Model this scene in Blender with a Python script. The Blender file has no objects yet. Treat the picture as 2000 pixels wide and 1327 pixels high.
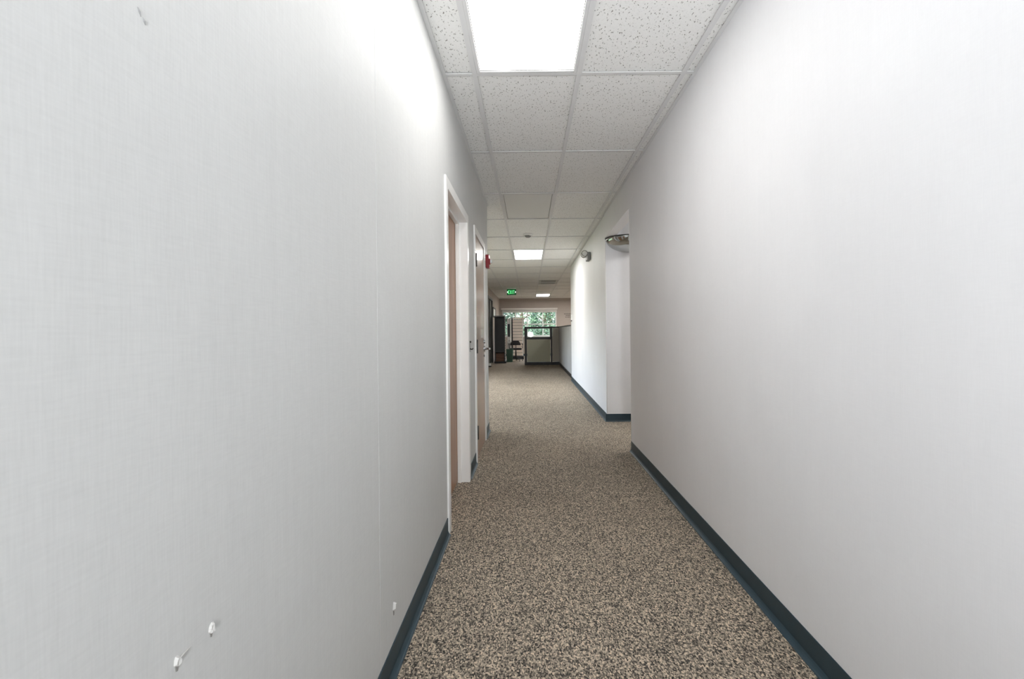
import bpy, bmesh, math, random
from mathutils import Vector, Matrix
random.seed(7)
PI = math.pi
S = bpy.context.scene
C = S.collection

# ------------------------------------------------------------------ camera, world, exposure
cam_d = bpy.data.cameras.new('camera')
cam_d.sensor_width = 36.0
cam_d.lens = 36.0 * 940 / 2000
cam_d.shift_x = -(1033 - 1000) / 2000
cam_d.shift_y = -(663.5 - 646) / 2000
cam_d.clip_start = 0.05
cam_d.clip_end = 200
cam = bpy.data.objects.new('camera', cam_d)
C.objects.link(cam)
CAM_Z = 1.19
cam.matrix_world = (Matrix.Translation((0, 0, CAM_Z)) @ Matrix.Rotation(PI / 2, 4, 'X')
                    @ Matrix.Rotation(math.radians(-0.6), 4, 'Z'))
S.camera = cam

w = bpy.data.worlds.new('sky')
S.world = w
w.use_nodes = True
nt = w.node_tree
nt.nodes.clear()
wo = nt.nodes.new('ShaderNodeOutputWorld')
bg = nt.nodes.new('ShaderNodeBackground')
sk = nt.nodes.new('ShaderNodeTexSky')
sk.sky_type = 'NISHITA'
sk.sun_disc = False
sk.sun_elevation = math.radians(50)
sk.sun_rotation = math.radians(200)
sk.air_density = 1.0
sk.dust_density = 4.0
nt.links.new(sk.outputs[0], bg.inputs[0])
bg.inputs[1].default_value = 1.5
nt.links.new(bg.outputs[0], wo.inputs[0])

S.view_settings.view_transform = 'Standard'
S.view_settings.look = 'None'
S.view_settings.gamma = 1.0
S.view_settings.use_curve_mapping = False
S.view_settings.exposure = 0.86
S.cycles.use_adaptive_sampling = True
S.cycles.adaptive_threshold = 0.03
S.cycles.caustics_refractive = False
S.cycles.caustics_reflective = False
S.cycles.max_bounces = 9
LIGHT_FAR = 14.5
LIGHT_L = 4.6          # radiance of the lit ceiling panels

# added fill lamp well behind the camera, lifts the near walls and ceiling
fl = bpy.data.lights.new('fill_lamp', 'AREA')
fl.shape = 'DISK'
fl.size = 0.35
fl.energy = 25
fl.color = (0.95, 0.975, 1.0)
fl.spread = math.radians(100)
flo = bpy.data.objects.new('fill_lamp', fl)
flo.location = (0.1, -2.0, 0.9)
flo.rotation_euler = Vector((0.1, 0.87, 0.42)).to_track_quat('-Z', 'Y').to_euler()
C.objects.link(flo)

# ------------------------------------------------------------------ materials
def lin(c):
    return tuple(((v / 255) / 12.92 if v / 255 <= 0.04045 else ((v / 255 + 0.055) / 1.055) ** 2.4) for v in c) + (1.0,)

def mat(name, rgb, rough=0.6, metal=0.0, spec=0.5, coat=0.0, noise=0.0, nscale=20.0, bump=0.0, bscale=200.0,
        stretch=(1, 1, 1), emit=None, estr=0.0, trans=0.0, ior=1.45):
    m = bpy.data.materials.new(name)
    m.use_nodes = True
    n, l = m.node_tree.nodes, m.node_tree.links
    b = n['Principled BSDF']
    b.inputs['Base Color'].default_value = lin(rgb)
    b.inputs['Roughness'].default_value = rough
    b.inputs['Metallic'].default_value = metal
    b.inputs['Specular IOR Level'].default_value = spec
    b.inputs['Coat Weight'].default_value = coat
    b.inputs['IOR'].default_value = ior
    b.inputs['Transmission Weight'].default_value = trans
    if emit:
        b.inputs['Emission Color'].default_value = lin(emit)
        b.inputs['Emission Strength'].default_value = estr
    if noise or bump:
        tc = n.new('ShaderNodeTexCoord')
        mp = n.new('ShaderNodeMapping')
        mp.inputs['Scale'].default_value = stretch
        l.new(tc.outputs['Object'], mp.inputs[0])
    if noise:
        t = n.new('ShaderNodeTexNoise')
        t.inputs['Scale'].default_value = nscale
        t.inputs['Detail'].default_value = 5
        l.new(mp.outputs[0], t.inputs['Vector'])
        r = n.new('ShaderNodeMapRange')
        r.inputs['From Min'].default_value = 0.3
        r.inputs['From Max'].default_value = 0.7
        r.inputs['To Min'].default_value = 1 - noise
        r.inputs['To Max'].default_value = 1 + noise
        l.new(t.outputs['Fac'], r.inputs['Value'])
        mx = n.new('ShaderNodeVectorMath')
        mx.operation = 'SCALE'
        mx.inputs[0].default_value = lin(rgb)[:3]
        l.new(r.outputs[0], mx.inputs['Scale'])
        l.new(mx.outputs[0], b.inputs['Base Color'])
    if bump:
        t2 = n.new('ShaderNodeTexNoise')
        t2.inputs['Scale'].default_value = bscale
        t2.inputs['Detail'].default_value = 3
        l.new(mp.outputs[0], t2.inputs['Vector'])
        bp = n.new('ShaderNodeBump')
        bp.inputs['Strength'].default_value = bump
        bp.inputs['Distance'].default_value = 0.002
        l.new(t2.outputs['Fac'], bp.inputs['Height'])
        l.new(bp.outputs[0], b.inputs['Normal'])
    return m

def carpet_mat():
    m = bpy.data.materials.new('carpet')
    m.use_nodes = True
    n, l = m.node_tree.nodes, m.node_tree.links
    b = n['Principled BSDF']
    b.inputs['Roughness'].default_value = 0.75
    b.inputs['Specular IOR Level'].default_value = 0.35
    tc = n.new('ShaderNodeTexCoord')
    mp = n.new('ShaderNodeMapping')
    mp.inputs['Rotation'].default_value = (0, 0, 0.5)
    mp.inputs['Scale'].default_value = (1.0, 0.62, 1.0)
    l.new(tc.outputs['Object'], mp.inputs[0])
    v = n.new('ShaderNodeTexVoronoi')
    v.inputs['Scale'].default_value = 215
    l.new(mp.outputs[0], v.inputs['Vector'])
    sp = n.new('ShaderNodeSeparateColor')
    l.new(v.outputs['Color'], sp.inputs[0])
    nz = n.new('ShaderNodeTexNoise')
    nz.inputs['Scale'].default_value = 60
    nz.inputs['Detail'].default_value = 3
    l.new(tc.outputs['Object'], nz.inputs['Vector'])
    ad = n.new('ShaderNodeMix')
    ad.data_type = 'FLOAT'
    ad.inputs['Factor'].default_value = 0.22
    l.new(sp.outputs[0], ad.inputs[2])
    l.new(nz.outputs['Fac'], ad.inputs[3])
    cr = n.new('ShaderNodeValToRGB')
    e = cr.color_ramp.elements
    e[0].position, e[0].color = 0.15, lin((44, 41, 38))
    e[1].position, e[1].color = 0.85, lin((222, 204, 180))
    for p, c in ((0.32, (95, 88, 80)), (0.52, (148, 137, 122)), (0.72, (184, 170, 152))):
        x = e.new(p)
        x.color = lin(c)
    l.new(ad.outputs[0], cr.inputs[0])
    # broad random tone variation across the whole carpet
    big = n.new('ShaderNodeTexNoise')
    big.inputs['Scale'].default_value = 1.6
    big.inputs['Detail'].default_value = 4
    l.new(tc.outputs['Object'], big.inputs['Vector'])
    mr = n.new('ShaderNodeMapRange')
    mr.inputs['From Min'].default_value = 0.3
    mr.inputs['From Max'].default_value = 0.7
    mr.inputs['To Min'].default_value = 0.92
    mr.inputs['To Max'].default_value = 1.08
    l.new(big.outputs['Fac'], mr.inputs['Value'])
    sc = n.new('ShaderNodeVectorMath')
    sc.operation = 'SCALE'
    l.new(cr.outputs[0], sc.inputs[0])
    l.new(mr.outputs[0], sc.inputs['Scale'])
    l.new(sc.outputs[0], b.inputs['Base Color'])
    bp = n.new('ShaderNodeBump')
    bp.invert = True
    bp.inputs['Strength'].default_value = 0.75
    bp.inputs['Distance'].default_value = 0.004
    l.new(v.outputs['Distance'], bp.inputs['Height'])
    l.new(bp.outputs[0], b.inputs['Normal'])
    return m

def tile_mat():
    m = bpy.data.materials.new('fissured_tile')
    m.use_nodes = True
    n, l = m.node_tree.nodes, m.node_tree.links
    b = n['Principled BSDF']
    b.inputs['Roughness'].default_value = 0.9
    b.inputs['Specular IOR Level'].default_value = 0.2
    tc = n.new('ShaderNodeTexCoord')
    nz = n.new('ShaderNodeTexNoise')
    nz.inputs['Scale'].default_value = 35
    l.new(tc.outputs['Object'], nz.inputs['Vector'])
    mix = n.new('ShaderNodeMix')
    mix.data_type = 'VECTOR'
    mix.inputs['Factor'].default_value = 0.03
    l.new(tc.outputs['Object'], mix.inputs[4])
    l.new(nz.outputs['Color'], mix.inputs[5])
    facs = []
    for scale, thr, rot, st in ((60, 0.15, 0.4, (1, 0.4, 1)), (75, 0.14, 1.7, (1, 0.45, 1)), (130, 0.2, 0, (1, 1, 1))):
        mp = n.new('ShaderNodeMapping')
        mp.inputs['Rotation'].default_value = (0, 0, rot)
        mp.inputs['Scale'].default_value = st
        l.new(mix.outputs[1], mp.inputs[0])
        v = n.new('ShaderNodeTexVoronoi')
        v.inputs['Scale'].default_value = scale
        v.voronoi_dimensions = '2D'
        l.new(mp.outputs[0], v.inputs['Vector'])
        mr = n.new('ShaderNodeMapRange')
        mr.inputs['From Min'].default_value = thr * 0.7
        mr.inputs['From Max'].default_value = thr
        mr.inputs['To Min'].default_value = 1
        mr.inputs['To Max'].default_value = 0
        l.new(v.outputs['Distance'], mr.inputs['Value'])
        sp = n.new('ShaderNodeSeparateColor')
        l.new(v.outputs['Color'], sp.inputs[0])
        gt = n.new('ShaderNodeMath')
        gt.operation = 'GREATER_THAN'
        gt.inputs[1].default_value = 0.62
        l.new(sp.outputs[1], gt.inputs[0])
        mu = n.new('ShaderNodeMath')
        mu.operation = 'MULTIPLY'
        l.new(mr.outputs[0], mu.inputs[0])
        l.new(gt.outputs[0], mu.inputs[1])
        facs.append(mu)
    a = n.new('ShaderNodeMath')
    a.operation = 'MAXIMUM'
    l.new(facs[0].outputs[0], a.inputs[0])
    l.new(facs[1].outputs[0], a.inputs[1])
    a2 = n.new('ShaderNodeMath')
    a2.operation = 'MAXIMUM'
    l.new(a.outputs[0], a2.inputs[0])
    h = n.new('ShaderNodeMath')
    h.operation = 'MULTIPLY'
    h.inputs[1].default_value = 0.35
    l.new(facs[2].outputs[0], h.inputs[0])
    l.new(h.outputs[0], a2.inputs[1])
    c = n.new('ShaderNodeMix')
    c.data_type = 'RGBA'
    c.inputs[6].default_value = lin((238, 238, 236))
    c.inputs[7].default_value = lin((156, 153, 148))
    l.new(a2.outputs[0], c.inputs[0])
    l.new(c.outputs[2], b.inputs['Base Color'])
    bp = n.new('ShaderNodeBump')
    bp.invert = True
    bp.inputs['Strength'].default_value = 0.6
    bp.inputs['Distance'].default_value = 0.003
    l.new(a2.outputs[0], bp.inputs['Height'])
    l.new(bp.outputs[0], b.inputs['Normal'])
    return m

def vinyl_mat(name, rgb, streak, seam_at=None):
    """woven vinyl wall covering: fine vertical threads and faint blotches"""
    m = bpy.data.materials.new(name)
    m.use_nodes = True
    n, l = m.node_tree.nodes, m.node_tree.links
    b = n['Principled BSDF']
    b.inputs['Roughness'].default_value = 0.55
    b.inputs['Specular IOR Level'].default_value = 0.35
    tc = n.new('ShaderNodeTexCoord')
    def nz(scale, st, detail=4):
        mp = n.new('ShaderNodeMapping')
        mp.inputs['Scale'].default_value = st
        l.new(tc.outputs['Object'], mp.inputs[0])
        t = n.new('ShaderNodeTexNoise')
        t.inputs['Scale'].default_value = scale
        t.inputs['Detail'].default_value = detail
        l.new(mp.outputs[0], t.inputs['Vector'])
        return t.outputs['Fac']
    v1, v2, v3, v4 = nz(300, (1, 1, 0.07)), nz(280, (0.1, 0.1, 1)), nz(2.2, (1, 1, 0.8), 6), nz(45, (1, 1, 0.04))
    def madd(a, ka, bb, kb):
        m1 = n.new('ShaderNodeMath'); m1.operation = 'MULTIPLY'; m1.inputs[1].default_value = ka
        l.new(a, m1.inputs[0])
        m2 = n.new('ShaderNodeMath'); m2.operation = 'MULTIPLY_ADD'; m2.inputs[1].default_value = kb
        l.new(bb, m2.inputs[0]); l.new(m1.outputs[0], m2.inputs[2])
        return m2.outputs[0]
    s1 = madd(v1, streak, v2, streak * 0.8)
    s2 = madd(v3, 0.10, v4, streak * 0.55)
    s = n.new('ShaderNodeMath'); s.operation = 'ADD'
    l.new(s1, s.inputs[0]); l.new(s2, s.inputs[1])
    off = n.new('ShaderNodeMath'); off.operation = 'ADD'
    off.inputs[1].default_value = 1 - (streak * 2.35 + 0.10) / 2
    l.new(s.outputs[0], off.inputs[0])
    sc = n.new('ShaderNodeVectorMath'); sc.operation = 'SCALE'
    sc.inputs[0].default_value = lin(rgb)[:3]
    l.new(off.outputs[0], sc.inputs['Scale'])
    l.new(sc.outputs[0], b.inputs['Base Color'])
    bp = n.new('ShaderNodeBump')
    bp.inputs['Strength'].default_value = 0.35
    bp.inputs['Distance'].default_value = 0.0015
    l.new(s1, bp.inputs['Height'])
    l.new(bp.outputs[0], b.inputs['Normal'])
    return m

M = {}
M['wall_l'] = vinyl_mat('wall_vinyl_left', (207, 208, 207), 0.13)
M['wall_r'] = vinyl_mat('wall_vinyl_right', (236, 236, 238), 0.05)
M['wall_far'] = mat('wall_beige_grey', (172, 162, 153), 0.8, noise=0.03, nscale=3, bump=0.1, bscale=120)
M['carpet'] = carpet_mat()
M['tile'] = tile_mat()
M['tee'] = mat('white_tee_metal', (218, 218, 218), 0.45, noise=0.02, nscale=8)
M['slab'] = mat('plenum_slab', (70, 70, 70), 0.9, noise=0.1)
M['base'] = mat('teal_rubber', (42, 61, 70), 0.45, noise=0.06, nscale=14, bump=0.05, bscale=60)
M['base_toe'] = mat('teal_rubber_toe', (50, 70, 80), 0.42, noise=0.05, nscale=14)
M['white_paint'] = mat('white_enamel', (242, 242, 240), 0.32, noise=0.02, nscale=6)
M['shadow_gap'] = mat('dark_gap_shade', (60, 58, 55), 0.8, noise=0.05)  # dark colour stands for the shade in thin gaps
M['wood1'] = mat('tan_wood_veneer', (176, 137, 108), 0.4, noise=0.12, nscale=6, stretch=(4, 4, 0.25))
M['wood2'] = mat('brown_wood_veneer', (158, 126, 102), 0.33, coat=0.4, noise=0.10, nscale=6, stretch=(4, 4, 0.25))
M['chrome'] = mat('brushed_chrome', (200, 202, 206), 0.18, metal=1.0, noise=0.03)
M['steel_dark'] = mat('dark_steel', (78, 76, 74), 0.35, metal=0.8, noise=0.05)
M['lamp_on'] = mat('lit_lens', (250, 250, 250), 0.5, emit=(255, 253, 250), estr=LIGHT_L)
M['lamp_far'] = mat('lit_lens_bright', (250, 250, 250), 0.5, emit=(255, 253, 250), estr=LIGHT_FAR)
M['lens_off'] = mat('unlit_prismatic_lens', (226, 226, 224), 0.35, noise=0.02, nscale=90, bump=0.3, bscale=300)
M['white_plastic'] = mat('white_plastic', (226, 226, 222), 0.4, noise=0.02)
M['grey_plastic'] = mat('grey_plastic', (122, 122, 120), 0.4, noise=0.04)
M['dark_plastic'] = mat('dark_plastic', (40, 40, 42), 0.45, noise=0.05)
M['lens_clear'] = mat('lamp_reflector', (205, 205, 200), 0.12, metal=0.9, noise=0.02)
M['red'] = mat('alarm_red', (150, 30, 42), 0.35, noise=0.03)
M['strobe'] = mat('strobe_lens', (240, 245, 248), 0.1, noise=0.01)
M['mirror'] = mat('convex_mirror', (186, 188, 186), 0.03, metal=1.0, noise=0.02, nscale=3)
M['rim_black'] = mat('mirror_rim', (52, 52, 50), 0.5, noise=0.05)
M['tile_vent'] = mat('vent_metal', (188, 188, 184), 0.45, noise=0.03)
M['vent_dark'] = mat('vent_interior', (22, 22, 22), 0.9, noise=0.05)
M['exit_green'] = mat('exit_green', (60, 220, 120), 0.4, emit=(110, 240, 150), estr=0.8, noise=0.01)
M['exit_panel'] = mat('exit_panel', (14, 50, 28), 0.2, emit=(10, 90, 36), estr=0.25, noise=0.02)
M['exit_white'] = mat('exit_white', (235, 245, 238), 0.3, emit=(225, 245, 232), estr=0.9, noise=0.01)
M['black_frame'] = mat('black_powder_coat', (24, 24, 26), 0.45, noise=0.08)
M['fabric_olive'] = mat('olive_grey_fabric', (170, 170, 152), 0.9, noise=0.08, nscale=160, bump=0.3, bscale=500)
M['fabric_grey'] = mat('grey_fabric', (158, 155, 146), 0.9, noise=0.08, nscale=160, bump=0.3, bscale=500)
M['fabric_side'] = mat('ribbed_grey_fabric', (182, 182, 182), 0.85, noise=0.12, nscale=14, stretch=(1, 2.5, 0.02), bump=0.2, bscale=300)
gm = bpy.data.materials.new('clear_glass')
gm.use_nodes = True
gn, gl_ = gm.node_tree.nodes, gm.node_tree.links
gn.clear()
g_o, g_t, g_g, g_m, g_f = (gn.new('ShaderNode' + k) for k in ('OutputMaterial', 'BsdfTransparent', 'BsdfGlossy', 'MixShader', 'Fresnel'))
g_t.inputs[0].default_value = (.93, .96, .95, 1)
g_g.inputs['Roughness'].default_value = .02
gl_.new(g_f.outputs[0], g_m.inputs[0]); gl_.new(g_t.outputs[0], g_m.inputs[1]); gl_.new(g_g.outputs[0], g_m.inputs[2]); gl_.new(g_m.outputs[0], g_o.inputs[0])
M['glass'] = gm
M['blind'] = mat('blind_slat', (218, 214, 208), 0.5, noise=0.02)
M['slat'] = mat('cream_slat', (244, 233, 224), 0.55, noise=0.03, nscale=9)
M['shelf_wood'] = mat('reddish_brown_wood', (128, 92, 70), 0.5, noise=0.15, nscale=7, stretch=(0.4, 4, 4))
M['black_board'] = mat('black_laminate', (20, 21, 21), 0.4, noise=0.15, nscale=10)
M['green_plastic'] = mat('dull_green_plastic', (66, 98, 82), 0.5, noise=0.08)
M['seat_fabric'] = mat('charcoal_chair_fabric', (58, 56, 58), 0.85, noise=0.08, nscale=60)
M['grey_door'] = mat('grey_painted_door', (116, 116, 112), 0.5, noise=0.05, nscale=5)
M['ink'] = mat('dark_wall_lettering', (60, 56, 54), 0.7, noise=0.05)
M['gypsum'] = mat('torn_gypsum_paper', (212, 211, 208), 0.9, noise=0.05, nscale=50, bump=0.4, bscale=200)
M['gypsum_dark'] = mat('wedge_grey', (150, 148, 145), 0.9, noise=0.08)
M['scuff'] = mat('grey_scuff', (150, 150, 150), 0.8, noise=0.1, nscale=60)
M['bark'] = mat('bark', (70, 58, 46), 0.9, noise=0.2, nscale=12, bump=0.4, bscale=20)
M['grass'] = mat('lawn', (62, 82, 46), 0.9, noise=0.2, nscale=5, bump=0.5, bscale=60)
def leaf_mat(name, rgb):
    m = mat(name, rgb, 0.6, noise=0.35, nscale=3)
    return m
M['leaf'] = leaf_mat('dark_leaf', (34, 52, 36))
M['leaf2'] = leaf_mat('mid_leaf', (46, 70, 46))
M['siding'] = mat('dark_siding', (52, 54, 54), 0.7, noise=0.08)

# ------------------------------------------------------------------ helpers
def box(bm, a, b):
    x0, y0, z0 = a
    x1, y1, z1 = b
    vs = [bm.verts.new(p) for p in ((x0, y0, z0), (x1, y0, z0), (x1, y1, z0), (x0, y1, z0),
                                    (x0, y0, z1), (x1, y0, z1), (x1, y1, z1), (x0, y1, z1))]
    for f in ((3, 2, 1, 0), (4, 5, 6, 7), (0, 1, 5, 4), (1, 2, 6, 5), (2, 3, 7, 6), (3, 0, 4, 7)):
        bm.faces.new([vs[i] for i in f])

def tube(bm, pts, r, seg=10, cap=True):
    """round bar along a list of points; r may be a list"""
    pts = [Vector(p) for p in pts]
    rs = r if isinstance(r, (list, tuple)) else [r] * len(pts)
    rings = []
    for i, p in enumerate(pts):
        d = (pts[min(i + 1, len(pts) - 1)] - pts[max(i - 1, 0)]).normalized()
        up = Vector((0, 0, 1)) if abs(d.z) < 0.9 else Vector((1, 0, 0))
        u = d.cross(up).normalized()
        v = u.cross(d).normalized()
        rings.append([bm.verts.new(p + (u * math.cos(2 * PI * k / seg) + v * math.sin(2 * PI * k / seg)) * rs[i])
                      for k in range(seg)])
    for a, b in zip(rings, rings[1:]):
        for k in range(seg):
            bm.faces.new((a[k], a[(k + 1) % seg], b[(k + 1) % seg], b[k]))
    if cap:
        bm.faces.new(rings[0][::-1])
        bm.faces.new(rings[-1])

def prism_y(bm, prof, y0, y1):
    """closed profile in (x, z) swept from y0 to y1"""
    a = [bm.verts.new((x, y0, z)) for x, z in prof]
    b = [bm.verts.new((x, y1, z)) for x, z in prof]
    n = len(prof)
    for k in range(n):
        bm.faces.new((a[k], b[k], b[(k + 1) % n], a[(k + 1) % n]))
    bm.faces.new(a)
    bm.faces.new(b[::-1])

def obj(name, bm, m, parent=None, bevel=0.0, smooth=False, seg=2):
    bmesh.ops.recalc_face_normals(bm, faces=bm.faces)
    me = bpy.data.meshes.new(name)
    bm.to_mesh(me)
    bm.free()
    me.materials.append(M[m] if isinstance(m, str) else m)
    if smooth:
        for p in me.polygons:
            p.use_smooth = True
    o = bpy.data.objects.new(name, me)
    C.objects.link(o)
    if parent is not None:
        o.parent = parent
        o.matrix_parent_inverse = parent.matrix_world.inverted()
    if bevel:
        md = o.modifiers.new('bevel', 'BEVEL')
        md.width = bevel
        md.segments = seg
        md.limit_method = 'ANGLE'
    return o

def boxes(name, lst, m, parent=None, bevel=0.0):
    bm = bmesh.new()
    for a, b in lst:
        box(bm, a, b)
    return obj(name, bm, m, parent, bevel)

def empty(name, loc, kind=None):
    o = bpy.data.objects.new(name, None)
    o.empty_display_size = 0.1
    o.location = loc
    o.matrix_world = Matrix.Translation(loc)
    C.objects.link(o)
    if kind:
        o['kind'] = kind
    return o

def tag(o, label, cat, group=None, kind=None):
    o['label'] = label
    o['category'] = cat
    if group:
        o['group'] = group
    if kind:
        o['kind'] = kind
    return o

def struct(o, label=None, cat=None):
    o['kind'] = 'structure'
    if label:
        o['label'] = label
    if cat:
        o['category'] = cat
    return o

# ------------------------------------------------------------------ dimensions
XL, XR, XRF = -0.487, 0.99, 1.0
CH = 2.69             # underside of the ceiling tiles
TOP = 2.85
YE = 22.6             # far wall
XW = -1.37            # left wall of the far room
XS = 3.3              # right end of side passage and far room
YB = -6.5
TH = 0.12
GX0, GY0, GW, GL = -0.30, 2.80, 0.6075, 1.219

# floor
f = boxes('floor', [((-4.4, YB - .2, -0.1), (XS + .2, YE + .15, 0.0))], 'carpet')
struct(f, 'mottled brown and grey loop pile carpet running down the hallway', 'carpet')

# ------------------------------------------------------------------ walls
D1 = (2.86, 3.81, 2.065)      # door 1 opening: near, far, head height
D2 = (4.36, 5.25, 2.10)
YLE = 5.75                    # end of the near left wall
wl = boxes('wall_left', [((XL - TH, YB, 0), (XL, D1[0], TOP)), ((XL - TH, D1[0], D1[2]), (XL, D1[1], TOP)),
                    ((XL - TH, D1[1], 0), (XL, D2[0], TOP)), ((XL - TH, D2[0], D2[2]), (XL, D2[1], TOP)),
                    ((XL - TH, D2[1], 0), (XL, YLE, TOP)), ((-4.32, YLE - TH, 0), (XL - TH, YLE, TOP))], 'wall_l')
struct(wl, 'long light grey vinyl covered wall on the left with nicks near the bottom', 'wall')
D3 = (16.15, 18.0, 2.33)
YLO = 13.6
XLO = -4.2
W2 = (7.0, 12.6, .85, 2.25)
wlo = boxes('wall_left_open', [((XLO - TH, YLE - TH, 0), (XLO, W2[0], TOP)), ((XLO - TH, W2[1], 0), (XLO, YLO + TH, TOP)),
                         ((XLO - TH, W2[0], 0), (XLO, W2[1], W2[2])), ((XLO - TH, W2[0], W2[3]), (XLO, W2[1], TOP)),
                         ((XLO, YLO, 0), (XW - TH, YLO + TH, TOP))], 'wall_far')
struct(wlo, 'outer wall of the open area left of the hall', 'wall')
wlf = boxes('wall_left_far', [((XW - TH, YLO, 0), (XW, D3[0], TOP)), ((XW - TH, D3[0], D3[2]), (XW, D3[1], TOP)),
                        ((XW - TH, D3[1], 0), (XW, YE + .14, TOP))], 'wall_far')
struct(wlf, 'grey beige left wall of the far room with a tall doorway', 'wall')
Y1, Y2, YRE = 4.70, 6.23, 11.4
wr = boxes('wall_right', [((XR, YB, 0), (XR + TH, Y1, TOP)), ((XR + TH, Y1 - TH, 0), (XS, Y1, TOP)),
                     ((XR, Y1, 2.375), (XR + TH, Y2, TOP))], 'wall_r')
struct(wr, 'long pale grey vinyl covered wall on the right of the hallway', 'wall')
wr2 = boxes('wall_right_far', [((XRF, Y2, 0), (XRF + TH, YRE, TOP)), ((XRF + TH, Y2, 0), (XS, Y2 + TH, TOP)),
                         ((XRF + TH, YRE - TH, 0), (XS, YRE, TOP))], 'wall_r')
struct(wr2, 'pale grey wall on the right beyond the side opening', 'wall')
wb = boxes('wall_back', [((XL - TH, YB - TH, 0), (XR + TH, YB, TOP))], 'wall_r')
struct(wb, 'grey wall closing the hallway behind the camera', 'wall')
ws = boxes('wall_side', [((XS, Y1 - TH, 0), (XS + TH, Y2 + TH, TOP)), ((XS, YRE - TH, 0), (XS + TH, YE + .14, TOP))], 'wall_far')
struct(ws, 'wall at the outer right end of the side passage and far room', 'wall')
WX0, WX1, WZ0, WZ1 = -1.24, 1.30, 0.92, 2.12
wf = boxes('wall_far', [((XW, YE, 0), (WX0, YE + .14, TOP)), ((WX1, YE, 0), (XS, YE + .14, TOP)),
                   ((WX0, YE, 0), (WX1, YE + .14, WZ0)), ((WX0, YE, WZ1), (WX1, YE + .14, TOP))], 'wall_far')
struct(wf, 'beige grey end wall of the far room around the window', 'wall')
fas = boxes('trim_1', [((XW, YE - .12, 2.585), (XS, YE - .001, CH + 0.003))], 'wall_far')
struct(fas, 'shallow soffit band along the top of the far wall', 'trim')

# corner bead highlights on the exposed right wall corners: metal corner trim
for nm, (x0, y0) in (('trim_2', (XR, Y1)), ('trim_3', (XRF, Y2))):
    s = 1 if nm == 'trim_3' else -1
    bm = bmesh.new()
    tube(bm, [(x0 + .0015, y0 + s * .0015, 0.1), (x0 + .0015, y0 + s * .0015, 2.375)], 0.004, 8)
    t = obj(nm, bm, 'white_paint', smooth=True)
    struct(t, 'thin white corner bead on the right wall ' + ('near edge' if s < 0 else 'far edge') + ' of the opening', 'trim')

# torn nicks and scuffs on the left wall
def nick(y, z, s, tail=None, nm='torn_nick'):
    bm = bmesh.new()
    rnd = random.Random(int(y * 1000))
    n = 9
    c = bm.verts.new((XL + .0035 * s, y, z))
    ring, out = [], []
    for k in range(n):
        a = 2 * PI * k / n
        r = .0055 * s * rnd.uniform(.7, 1.3)
        ring.append(bm.verts.new((XL + .005 * s * rnd.uniform(.6, 1.3), y + math.cos(a) * r * .9, z + math.sin(a) * r * 1.5)))
        r *= 1.6
        out.append(bm.verts.new((XL - .0005, y + math.cos(a) * r * .9, z + math.sin(a) * r * 1.4)))
    for k in range(n):
        bm.faces.new((c, ring[k], ring[(k + 1) % n]))
        bm.faces.new((ring[k], out[k], out[(k + 1) % n], ring[(k + 1) % n]))
    if tail:
        y2, z2 = tail
        tube(bm, [(XL + .001, y, z), (XL + .001, (y + y2) / 2, (z + z2) / 2 + .002), (XL, y2, z2)], [.0016, .0012, .0006], 6)
    obj(nm, bm, 'gypsum', wl)
    bm = bmesh.new()
    v = [bm.verts.new(p) for p in ((XL + .0012, y - .005 * s, z - .006 * s), (XL + .0012, y + .003 * s, z - .007 * s), (XL + .0012, y + .001 * s, z - .017 * s), (XL + .0012, y - .003 * s, z - .016 * s))]
    v2 = [bm.verts.new((XL - .001, p.co.y, p.co.z)) for p in v]
    bm.faces.new(v)
    for k in range(4):
        bm.faces.new((v[k], v[(k + 1) % 4], v2[(k + 1) % 4], v2[k]))
    obj('nick_wedge', bm, 'gypsum_dark', wl)  # flat darker grey wedge just below the nick
nick(0.659, 0.742, .8, (0.686, 0.744))
nick(0.730, 0.743, .75)
nick(1.697, 0.222, 1.8)
nick(1.42, 0.137, 0.35)
for (y, z, l) in ((.6065, 1.597, .0045), (.614, 1.590, .0035)):
    bm = bmesh.new()
    tube(bm, [(XL, y - l * .6, z + l), (XL + .0004, y, z), (XL, y + l * .6, z - l)], [.0006, .0015, .0006], 6)
    obj('scuff_mark', bm, 'scuff', wl)
# wall covering seam
boxes('wallcovering_seam', [((XL - .0001, 1.548, .1), (XL + .0007, 1.550, CH))], 'wall_l', wl)

# ------------------------------------------------------------------ cove baseboards
def cove(name, x, y0, y1, side, label):
    """side +1: the room lies towards +x of the wall face x"""
    t = .004
    prof = [(0, 0), (0, .1), (t * .6, .1), (t, .098), (t, .022), (t + .003, .012), (t + .009, .005), (t + .014, .003), (t + .016, 0)]
    bm = bmesh.new()
    prism_y(bm, [(x + side * u, v) for u, v in prof], y0, y1)
    o = obj(name, bm, 'base')
    bm = bmesh.new()
    toe = [(t, .020), (t + .001, .0235), (t + .0045, .013), (t + .010, .0065), (t + .016, .004), (t + .0175, 0), (t + .014, 0)]
    prism_y(bm, [(x + side * u, v) for u, v in toe], y0, y1)
    obj('toe', bm, 'base_toe', o)
    return struct(o, label, 'baseboard')
def cove_x(name, y, x0, x1, side, label):
    t = .004
    bm = bmesh.new()
    prof = [(0, 0), (0, .1), (t * .6, .1), (t, .098), (t, .022), (t + .003, .012), (t + .009, .005), (t + .014, .003), (t + .016, 0)]
    a = [bm.verts.new((x0, y + side * u, v)) for u, v in prof]
    b = [bm.verts.new((x1, y + side * u, v)) for u, v in prof]
    n = len(prof)
    for k in range(n):
        bm.faces.new((a[k], b[k], b[(k + 1) % n], a[(k + 1) % n]))
    bm.faces.new(a); bm.faces.new(b[::-1])
    return struct(obj(name, bm, 'base'), label, 'baseboard')
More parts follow.
